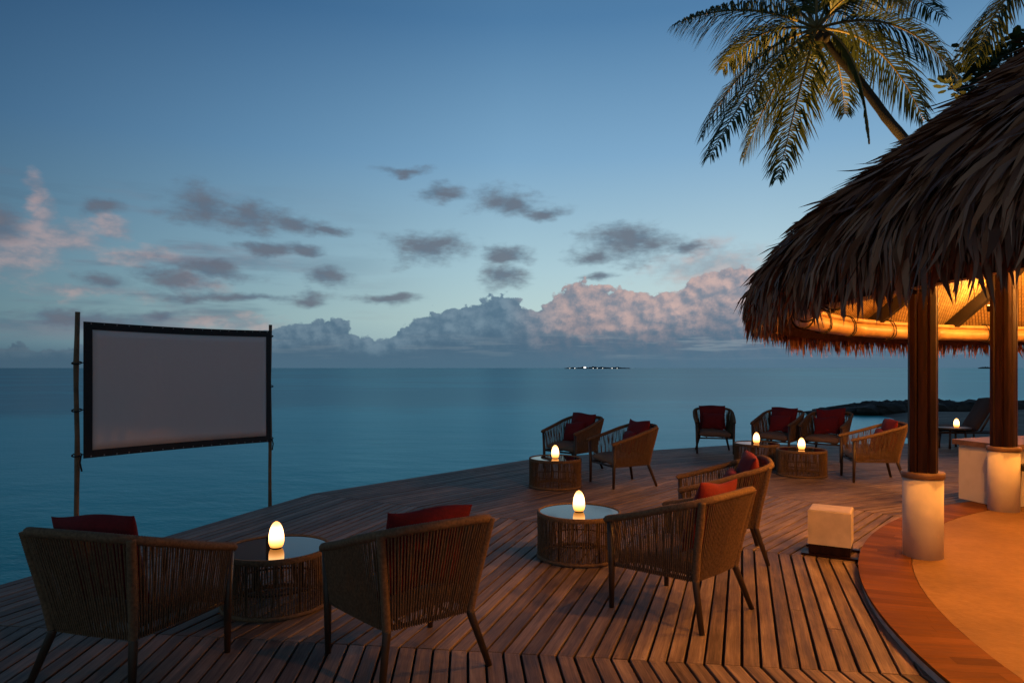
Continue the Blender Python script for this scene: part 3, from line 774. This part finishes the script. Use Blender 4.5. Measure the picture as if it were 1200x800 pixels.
def pillow(w, h, t, n=16, seed=0, sharp=2.4, pinch=.07):
    r = random.Random(seed); ph = [r.uniform(0, 6) for _ in range(6)]; b = MB()
    vs = []; fs = []
    for sgn in (1, -1):
        for j in range(n+1):
            for i in range(n+1):
                u = math.sin((i/n-.5)*math.pi*.999); v = math.sin((j/n-.5)*math.pi*.999)
                th = t/2*max(0, 1-abs(u)**sharp)**.5*max(0, 1-abs(v)**sharp)**.5
                th *= 1+.16*math.sin(u*5+ph[0]+v*2)*math.sin(v*4+ph[1]) + .05*math.sin(u*13+ph[2]+v*5)
                vs.append((w/2*u*(1-pinch*(1-v*v)), h/2*v*(1-pinch*(1-u*u))+.012*math.sin(u*3+ph[3]), sgn*th+.01*math.sin(u*2.2+ph[4])+.01*math.sin(v*2+ph[5])))
    m = (n+1)**2
    for j in range(n):
        for i in range(n):
            a = j*(n+1)+i; q = (a, a+1, a+n+2, a+n+1); fs.append(q); fs.append(tuple(m+k for k in q[::-1]))
    for i in range(n):
        fs.append((i+1, i, m+i, m+i+1)); a = n*(n+1)+i; fs.append((a, a+1, m+a+1, m+a))
        a = i*(n+1); c = a+n+1; fs.append((a, c, m+c, m+a)); a += n; c += n; fs.append((c, a, m+a, m+c))
    b.add(vs, fs); return b
def make_chair():
    t = empty('rope_armchair')
    # wrapped top rail: fine turns of rope
    rp_ = resample(RAIL, 300); b = MB(); b.tube(rp_, [.0215 if i % 2 else .0245 for i in range(301)], 9); b.build('top_rail', M['rope'], t, smooth=True)
    fr = resample(FRM, 40); b = MB(); b.tube(fr, .013, 8); b.tube([FRM[0]+V3((0, 0, -.004)), FRM[-1]+V3((0, 0, -.004))], .013, 8)
    for x in (-.14, .14): b.tube([(x, .3, .28), (x, -.245, .28)], .009, 6)
    b.build('seat_frame', M['leg'], t, smooth=True)
    for s in (1, -1):
        b = MB(); b.tube([(s*.318, .318, 0), (s*.322, .314, .25), (s*.333, .322, .570)], [.0165, .0215, .0195], 10); b.build('leg', M['leg'], t, smooth=True)
        b = MB(); b.tube([(s*.308, -.335, 0), (s*.242, -.255, .265), (s*.2395, -.2525, .285)], [.0165, .0215, .0215], 10); b.build('leg', M['leg'], t, smooth=True)
        pts = resample([V3((s*.240, -.253, .275)), V3((s*.262, -.277, .44)), V3((s*.292, -.315, .63)), V3((s*.314, -.342, .775))], 84)
        b = MB(); b.tube(pts, [.0205 if i % 2 else .023 for i in range(85)], 9); b.build('wrapped_post', M['rope'], t, smooth=True)
    # two skins of tight rope, from seat frame to rail
    b = MB(); n = 122; T = resample(RAIL[1:-1], n); B = resample(FRM, n); rr = random.Random(2)
    for i in range(2, n-1):
        for lay in (0, 1):
            k = i if lay == 0 else min(n-2, max(2, i + (2 if (i//2) % 2 else -2)))
            p, q = V3(B[i]), V3(T[k]); md = (p+q)/2; out = V3((md.x, md.y+.02, 0)).normalized()
            o_ = out*(.012 if lay == 0 else -.014)
            if lay == 1 and i % 2: continue
            j = rr.uniform(-.0015, .0015)
            b.tube([p+o_+V3((0, 0, -.012)), md+o_*.9+V3((j, j, 0)), q+o_*.9+V3((0, 0, -.004))], .0042, 5, cap=False)
    b.build('rope_weave', M['rope'], t, smooth=True, kind='stuff')
    # seat cushion
    pl = pillow(1, 1, .115, 16, 4, 9, .0); vs = []
    for (x, y, z) in pl.v: yy = y*.53+.045; w = .565-.10*(.5-y); vs.append((x*w, yy, .352+z*(.9 if z < 0 else 1.0)))
    pl.v = vs; pl.build('seat_cushion', M['seat'], t, smooth=True)
    return t
chair0 = make_chair()
CH = [  # x, y, heading (degrees clockwise from +Y), label
    (-1.955, 3.53, 15, 'woven rope armchair at lower left corner, back turned, nearest the screen'),
    (-.565, 3.675, -36, 'woven rope armchair in front centre, back turned, right of the dark table'),
    (1.10, 4.45, -44, 'woven rope armchair right of centre in front, back turned, full legs showing'),
    (1.76, 5.76, -78, 'woven rope armchair partly hidden behind the front right armchair'),
    (.95, 10.60, -133, 'woven rope armchair at the deck edge behind the middle round table, left of the pair'),
    (1.49, 9.20, -111, 'woven rope armchair side on beside the middle round table, right of the pair'),
    (3.76, 12.72, -168, 'woven rope armchair alone at the deck edge facing the viewer'),
    (4.74, 12.15, -135, 'woven rope armchair in the far group, left of the two standing side by side'),
    (5.40, 11.72, -138, 'woven rope armchair in the far group, right of the two standing side by side'),
    (5.03, 9.54, -78, 'brightly lit woven rope armchair left of the front pavilion column')]
names = ['lower left corner armchair', 'front centre armchair', 'front right armchair', 'half hidden armchair behind the front right one', 'left armchair of the middle pair',
         'right armchair of the middle pair', 'lone armchair facing the viewer', 'left armchair of the far pair', 'right armchair of the far pair', 'brightly lit armchair by the column']
pil_b = [pillow(.49, .455, .15, 16, s) for s in (1, 2, 3)]; pil_m = None
sm_b = [pillow(.40, .31, .13, 14, s) for s in (11, 12)]
bigm = [None]*3; smm = [None]*2
for i, (x, y, hd, lab) in enumerate(CH):
    c = chair0 if i == 0 else copy_tree(chair0)
    c.location = (x, y, 0); c.rotation_euler = (0, 0, -R(hd)); tag(c, lab, 'armchair', 'rope armchairs on the deck')
    Mw = Matrix.Translation((x, y, 0)) @ Matrix.Rotation(-R(hd), 4, 'Z')
    rr = random.Random(40+i)
    def place(o, loc, tilt, roll=0, yaw=0):
        o.matrix_world = Mw @ Matrix.Translation(loc) @ Matrix.Rotation(yaw, 4, 'Z') @ Matrix.Rotation(tilt, 4, 'X') @ Matrix.Rotation(roll, 4, 'Z')
    k = i % 3
    if bigm[k] is None: o = pil_b[k].build('back_cushion', M['red'], smooth=True); bigm[k] = o.data
    else: o = link('back_cushion', bigm[k], None)
    place(o, (rr.uniform(-.015, .015), -.205, .633), R(103), R(rr.uniform(-4, 4)))
    tag(o, f'red back cushion leaning in the {names[i]}', 'cushion', 'red back cushions')
    if i not in (0, 1, 2):
        k = i % 2
        if smm[k] is None: o = sm_b[k].build('throw_pillow', M['red'], smooth=True); smm[k] = o.data
        else: o = link('throw_pillow', smm[k], None)
        place(o, (rr.uniform(-.05, .05), -.055, .565), R(113), R(rr.uniform(-8, 8)), R(rr.uniform(-10, 10)))
        tag(o, f'small red throw pillow on the {names[i]}', 'pillow', 'red throw pillows')

# ------------------------------------------------------------------ round rope tables with smoked glass tops, egg lamps
RT, HT = .345, .380
def make_table():
    t = empty('round_table')
    def ring(r, z, rad, n=64): return [(r*math.cos(2*math.pi*k/n), r*math.sin(2*math.pi*k/n), z) for k in range(n)]
    b = MB(); b.lathe([(RT-.022, HT-.035), (RT-.004, HT-.037), (RT, HT-.03), (RT+.001, HT-.004), (RT-.004, HT), (RT-.016, HT), (RT-.022, HT-.005)], 64, closed=True); b.build('top_ring', M['rope'], t, smooth=True)
    b = MB(); b.lathe([(.001, HT-.016), (RT-.0225, HT-.016), (RT-.0225, HT-.008), (.001, HT-.008)], 64); b.build('glass_top', M['glass'], t)
    b = MB(); b.tube(ring(RT-.008, .018, 0), .016, 8, closed=True); b.build('base_ring', M['rope'], t, smooth=True)
    b = MB(); b.tube(ring(RT-.035, .15, 0), .007, 6, closed=True); b.build('hoop', M['leg'], t, smooth=True)
    for k in range(6):
        th = math.pi*k/3+.26; b = MB(); x, y = (RT-.030)*math.cos(th), (RT-.030)*math.sin(th); b.tube([(x, y, .02), (x, y, HT-.035)], .011, 6); b.build('post', M['leg'], t, smooth=True)
    b = MB(); n = 118; rr = random.Random(9)
    for i in range(n):
        th = 2*math.pi*i/n+rr.uniform(-.004, .004)
        for lay in (0, 1):
            if lay and i % 3: continue
            r0 = RT-.003-lay*.018; sk = (.0 if not lay else .09*(1 if i % 2 else -1))
            a, c = th, th+sk
            b.tube([(r0*math.cos(a), r0*math.sin(a), .012), (r0*.992*math.cos((a+c)/2), r0*.992*math.sin((a+c)/2), .19), (r0*math.cos(c), r0*math.sin(c), HT-.03)], .0042, 5, cap=False)
    b.build('rope_weave', M['rope'], t, smooth=True, kind='stuff')
    return t
def make_lamp():
    t = empty('egg_lamp')
    b = MB(); pts = [(.001, .006), (.036, .006)]
    for i in range(26):
        u = 1-(1-i/25)**1.6; z = .007+.166*u; w = math.sqrt(max(0, 1-((u-.26)/.74)**2)) if u > .26 else 1-.22*((.26-u)/.26)**2; pts.append((max(.001, .0495*w), z))
    b.lathe(pts, 28); b.build('glowing_shell', M['egg'], t, smooth=True)
    b = MB(); b.lathe([(.001, .0), (.033, .0), (.034, .002), (.033, .006), (.001, .006)], 24); b.build('lamp_base', M['metal'], t, smooth=True)
    return t
table0 = make_table(); lamp0 = make_lamp()
TB = [(-1.56, 4.52, 'dark topped round rope table between the two front left armchairs', 'on the table between the two front left armchairs'),
      (.555, 5.66, 'round rope table with pale reflecting top left of the front right armchair', 'on the table left of the front right armchair'),
      (.57, 9.0, 'round rope table at centre in front of the middle pair of armchairs', 'on the table in front of the middle pair of armchairs'),
      (3.86, 10.78, 'round rope table of the far group, the one farther left and behind', 'on the left table of the far group'),
      (4.22, 9.95, 'round rope table of the far group, the nearer one on the right', 'on the nearer right table of the far group')]
for i, (x, y, lab, l2) in enumerate(TB):
    t = table0 if i == 0 else copy_tree(table0)
    t.location = (x, y, 0); t.rotation_euler = (0, 0, i*.7); tag(t, lab, 'table', 'round rope tables')
    l = lamp0 if i == 0 else copy_tree(lamp0)
    l.location = (x, y, HT-.0075); tag(l, 'glowing egg shaped lamp '+l2, 'lamp', 'egg lamps on the tables')

# ------------------------------------------------------------------ white box lamp on a dark plinth
bx = empty('box_light', (2.69, 5.76, 0), R(-30)); tag(bx, 'white box shaped floor light on a dark plinth by the curved step', 'lamp')
def rbox(w, d, h, z0, ch):
    b = MB(); vs = []; L = [(0, z0), (0, z0+h-ch), (ch, z0+h)]
    for c, z in L: vs += [(-w/2+c, -d/2+c, z), (w/2-c, -d/2+c, z), (w/2-c, d/2-c, z), (-w/2+c, d/2-c, z)]
    fs = [(3, 2, 1, 0), (8, 9, 10, 11)]
    for l in (0, 1):
        for i in range(4): j = (i+1) % 4; fs.append((l*4+i, l*4+j, l*4+4+j, l*4+4+i))
    b.add(vs, fs); return b
rbox(.325, .30, .285, .094, .010).build('shade', M['box'], bx)
rbox(.315, .29, .070, .022, .003).build('plinth', M['darkwood'], bx)
for yy in (-.155, .155):
    b = MB(); b.box((0, yy, .011), (.42, .05, .018)); b.build('foot_rail', M['darkwood'], bx)

# ------------------------------------------------------------------ loungers and side table by the beach, dining chair at the right edge
def lounger(x, y, hd, lab):
    t = empty('deck_lounger', (x, y, 0), -R(hd)); tag(t, lab, 'lounger', 'loungers by the beach')
    b = MB()
    for s in (-1, 1): b.tube([(s*.31, .62, .30), (s*.31, -.55, .30)], .022, 8)
    for yy in (.60, 0, -.53): b.tube([(-.31, yy, .30), (.31, yy, .30)], .018, 8)
    b.build('frame', M['leg'], t, smooth=True)
    for s in (-1, 1):
        for yy in (.55, -.5): b = MB(); b.tube([(s*.31, yy, 0), (s*.31, yy, .30)], .02, 8); b.build('leg', M['leg'], t, smooth=True)
    b = MB()
    for s in (-1, 1): b.tube([(s*.29, -.25, .31), (s*.29, -.60, .92)], .02, 8); b.tube([(s*.29, -.50, .74), (s*.29, -.54, .30)], .013, 6)
    b.tube([(-.29, -.60, .92), (.29, -.60, .92)], .018, 8); b.build('backrest_frame', M['leg'], t, smooth=True)
    d = (V3((0, -.60, .92))-V3((0, -.25, .31))); m = d.to_track_quat('Y', 'Z').to_matrix()
    b = pillow(.56, .74, .09, 12, 6, 7, 0); b.v = [tuple(m @ V3(v)+V3((0, -.39, .645))) for v in b.v]; b.build('back_pad', M['pad'], t, smooth=True)
    b = pillow(.58, .85, .09, 12, 8, 7, 0); b.v = [(v[0], v[1]+.19, v[2]+.36) for v in b.v]; b.build('seat_pad', M['pad'], t, smooth=True)
lounger(8.90, 13.62, -88, 'dark reclining lounger behind the low wall, beside the small side table')
lounger(10.55, 12.6, -70, 'dark reclining lounger at the right edge behind the second column')
st = empty('side_table', (8.62, 13.35, 0)); tag(st, 'small dark flat topped side table carrying a lamp near the beach', 'table')
b = MB(); b.lathe([(.001, .372), (.30, .372), (.31, .38), (.31, .40), (.30, .405), (.001, .405)], 36); b.build('table_top', M['capwood'], st)
for k in range(4):
    b = MB(); th = math.pi/4+k*math.pi/2; b.tube([(.24*math.cos(th), .24*math.sin(th), 0), (.2*math.cos(th), .2*math.sin(th), .375)], .02, 8); b.build('leg', M['leg'], st, smooth=True)
l = copy_tree(lamp0); l.location = (8.66, 13.3, .4055); tag(l, 'glowing egg shaped lamp on the small side table near the beach', 'lamp', 'egg lamps on the tables')
dc = empty('dining_chair', (5.545, 7.02, FLOOR_Z), R(20)); tag(dc, 'black dining chair cut off by the right edge of the picture', 'chair')
b = MB(); b.box((0, 0, .45), (.44, .44, .06)); b.build('seat', M['black'], dc)
for sx in (-1, 1):
    for sy in (-1, 1):
        b = MB(); b.tube([(sx*.205, sy*.20, 0), (sx*.19, sy*.19, .42)], [.016, .022], 8); b.build('leg', M['black'], dc, smooth=True)
b = MB()
for i in range(9):
    t0 = -1+2*i/8
b.tube([(-.2, -.2, .43), (-.22, -.24, .76)], .022, 8); b.tube([(.2, -.2, .43), (.22, -.24, .76)], .022, 8); b.box((0, -.232, .66), (.44, .03, .22), M=Matrix.Rotation(R(7), 3, 'X')); b.build('backrest', M['black'], dc)

# ------------------------------------------------------------------ palms and a broadleaf tree behind the roof
def at(pxx, pyy, Yd): return V3(((pxx-600)/800*Yd, Yd, CAM_H+(431-pyy)/800*Yd))
def frond(name, parent, base, ctrl, tip, seed, dens=1.0, dead=False, ml=1.2):
    r = random.Random(seed); org = parent.location
    pts = bez(base, ctrl, tip, 22)
    b = MB(); b.tube([p-org for p in pts], [.035*(1-i/22)**.8+.004 for i in range(23)], 6); f = b.build(name, M['rachis'], parent, smooth=True)
    lv = MB(); P = resample(pts, 120); up0 = V3((0, 0, 1))
    nL = int(105*dens)
    for i in range(nL):
        t = .13+.87*(i+r.uniform(-.3, .3))/nL; t = min(.999, t); j = int(t*120); p = P[j]; tg = (P[min(j+1, 120)]-P[max(j-1, 0)]).normalized()
        side = tg.cross(up0)
        side = side.normalized() if side.length > .15 else tg.cross(V3((0, 1, .2))).normalized()
        nrm = side.cross(tg).normalized()
        L = ml*(math.sin(math.pi*(.14+.80*t))**.6)*(1-.45*t**3)*r.uniform(.7, 1.12)
        for s in (-1, 1):
            d = (side*s*r.uniform(.62, 1.0)+tg*r.uniform(.40, .9)+nrm*r.uniform(.05, .3)).normalized()
            if dead: d = (d*.3+V3((0, 0, -1))).normalized()
            g = V3((0, 0, -1)); k = r.uniform(.7, 1.5)
            q0 = p; q1 = p+d*L*.38+g*L*.03; q2 = p+(d*.72+g*k*.24).normalized()*L*.74+g*L*.06; q3 = q2+(d*.7+g*k*.9).normalized()*L*.32
            wv = tg.cross(d).cross(d).normalized() if r.random() < 2 else nrm
            wd = .0175
            ws = (.6, 1.0, .75)
            vs = []
            for q, ww in zip((q0, q1, q2), ws): vs += [q-wv*wd*ww-org, q+wv*wd*ww-org]
            vs.append(q3-org)
            lv.add(vs, [(0, 1, 3, 2), (2, 3, 5, 4), (4, 5, 6)])
    lv.build('leaflets', M['palm'], f, kind='stuff')
def trunk_to(parent, pts, r0, r1):
    org = parent.location; P = resample(pts, 60); b = MB()
    b.tube([p-org for p in P], [(r0+(r1-r0)*i/60)*(1.0 if i % 2 else 1.06) for i in range(61)], 12); return b.build('trunk', M['trunk'], parent, smooth=True)
ZP = 16.0; crown = at(957, 34, ZP)
palm = empty('coconut_palm', (14.4, 16.8, -.85)); tag(palm, 'coconut palm leaning over the thatched roof, lit orange from below', 'palm tree')
tp = bez(V3((14.4, 16.8, -.95)), V3((12.3, 16.4, 3.8)), at(1040, 140, ZP), 16)[:-1]+bez(at(1040, 140, ZP), at(1000, 82, ZP), crown+V3((0, 0, -.1)), 8)
trunk_to(palm, tp, .165, .09)
FR = [  # tip px, control px, depth change of control and tip
    ((788, 30), (870, -8), -.6, -1.0), ((846, 82), (885, 22), 1.0, 2.2), ((822, 162), (872, 52), -.5, -.6), ((831, 186), (890, 70), -1.2, -2.0), ((871, 186), (915, 70), .8, 1.2),
    ((911, 212), (945, 70), -.8, -1.4), ((990, 134), (985, 50), 2.0, 3.4), ((1083, 142), (1035, 30), .6, .8), ((1122, 92), (1060, -2), -.4, -.8), ((1052, 3), (1010, -40), -.9, -1.8),
    ((900, -70), (920, -40), .6, 1.0), ((965, -110), (955, -60), -.5, -1.0), ((1035, -85), (1000, -70), .6, 1.4), ((1105, 20), (1030, -45), 1.4, 2.4), ((812, -25), (880, -50), 1.2, 2.0)]
for i, (tip, ct, d1, d2) in enumerate(FR): frond('frond', palm, crown, at(*ct, ZP+d1), at(*tip, ZP+d2), 60+i)
frond('frond', palm, crown, at(1010, 40, ZP-.4), at(1019, 168, ZP-.5), 99, .8, True, .42)
b = MB()
for k in range(7):
    th = k*.9; c = crown+V3((.22*math.cos(th), .22*math.sin(th), -.28-.05*(k % 2)))-palm.location
    b = MB(); b.lathe([(.001, .13), (.06, .10), (.10, 0), (.06, -.10), (.001, -.13)], 10, c); b.build('coconut', M['trunk'], palm, smooth=True)
# the spotlight at its foot
def spot(loc, target, watts, size, lab):
    t = empty('garden_spotlight', loc); tag(t, lab, 'spotlight', 'spotlights for the palms')
    d = (V3(target)-V3(loc)).normalized(); m = d.to_track_quat('Z', 'Y').to_matrix().to_4x4()
    b = MB(); b.lathe([(.001, -.16), (.05, -.15), (.06, 0), (.066, .02), (.056, .02), (.05, -.02), (.001, -.03)], 18); b.v = [tuple(m @ V3(v)+V3((0, 0, .2))) for v in b.v]; b.build('housing', M['metal'], t, smooth=True)
    b = MB(); b.tube([(0, 0, -.16), (0, 0, .1)], .012, 6); b.build('stake', M['metal'], t)
    l = bpy.data.lights.new('spot', 'SPOT'); l.energy = watts; l.color = (1.0, .50, .085); l.spot_size = R(size); l.spot_blend = .6; l.shadow_soft_size = .05
    lo = bpy.data.objects.new('spot', l); COL.objects.link(lo); lo.parent = t; lo.location = V3((0, 0, .2))+d*.03; lo.rotation_euler = d.to_track_quat('-Z', 'Y').to_euler()
spot((12.6, 16.9, beach_h(12.6, 16.9)+.16), crown+V3((.7, .2, -.8)), 13000, 42, 'small spotlight in the sand aimed up at the leaning palm')
spot((10.7, 13.7, .16), at(925, 150, 14.9), 4200, 17, 'added unseen spotlight on the deck that brightens the lower palm fronds')  # extra spot out of view, added to light the lower fronds
# second palm, its crown just outside the upper right corner
c2 = at(1226, -34, 15.0); palm2 = empty('coconut_palm', (14.6, 15.4, -.8)); tag(palm2, 'second coconut palm in the upper right corner, one frond hanging into view', 'palm tree')
trunk_to(palm2, bez(V3((14.6, 15.4, -.9)), V3((12.6, 15.2, 5)), c2, 14), .19, .11)
for i, (tip, ct, d1, d2) in enumerate([((1141, 74), (1172, -20), 0, -.3), ((1130, -60), (1180, -70), .4, .6), ((1280, 80), (1255, -10), .4, .9), ((1330, 20), (1290, -70), -.4, -.8),
                                   ((1190, -150), (1210, -110), .6, 1.3), ((1290, -140), (1250, -120), -.5, -1.2)]):
    frond('frond', palm2, c2, at(*ct, 15+d1), at(*tip, 15+d2), 160+i)
# broadleaf tree showing above the thatch
bt = empty('broadleaf_tree', (15.6, 18.6, -.6)); tag(bt, 'broadleaf tree with round leaves peeking over the thatched roof', 'tree')
org = bt.location; ZT = 17.5
trunk_to(bt, [V3((15.6, 18.6, -.8)), V3((15.0, 18.2, 3)), at(1185, 165, ZT+.3)], .16, .09)
tips = [(1131, 58), (1141, 72), (1118, 84), (1153, 80), (1109, 100), (1148, 62), (1186, 47), (1180, 60), (1198, 36), (1169, 64), (1160, 92), (1128, 96), (1205, 60), (1215, 40), (1190, 80), (1150, 112), (1175, 104), (1198, 112), (1216, 92), (1232, 72), (1242, 110), (1166, 128), (1212, 132), (1226, 52), (1250, 84)]
lv = MB(); rl = random.Random(77)
for k, (X_, Y_) in enumerate(tips):
    e = at(X_, Y_, ZT+rl.uniform(-.8, .8)); s = at(1185, 165, ZT+.3)
    b = MB(); pts = bez(s, s.lerp(e, .5)+V3((0, 0, .25)), e, 8); b.tube([p-org for p in pts], [.04*(1-i/8)+.008 for i in range(9)], 6); b.build('branch', M['trunk'], bt, smooth=True)
    for q in range(26):
        d = V3((rl.gauss(0, 1), rl.gauss(0, 1), rl.gauss(.3, .7))).normalized(); c = e+d*rl.uniform(.02, .26)-(e-s).normalized()*rl.uniform(0, .4)-org
        sd = d.cross(V3((0, 0, 1))+V3((.1, .2, 0))).normalized(); n2 = sd.cross(d); L = rl.uniform(.18, .30)
        lv.add([c, c+d*L*.3+sd*L*.26, c+d*L*.72+sd*L*.30, c+d*L, c+d*L*.72-sd*L*.30, c+d*L*.3-sd*L*.26], [(0, 1, 2, 3), (0, 3, 4, 5)])
lv.build('crown', M['broad'], bt, kind='stuff')
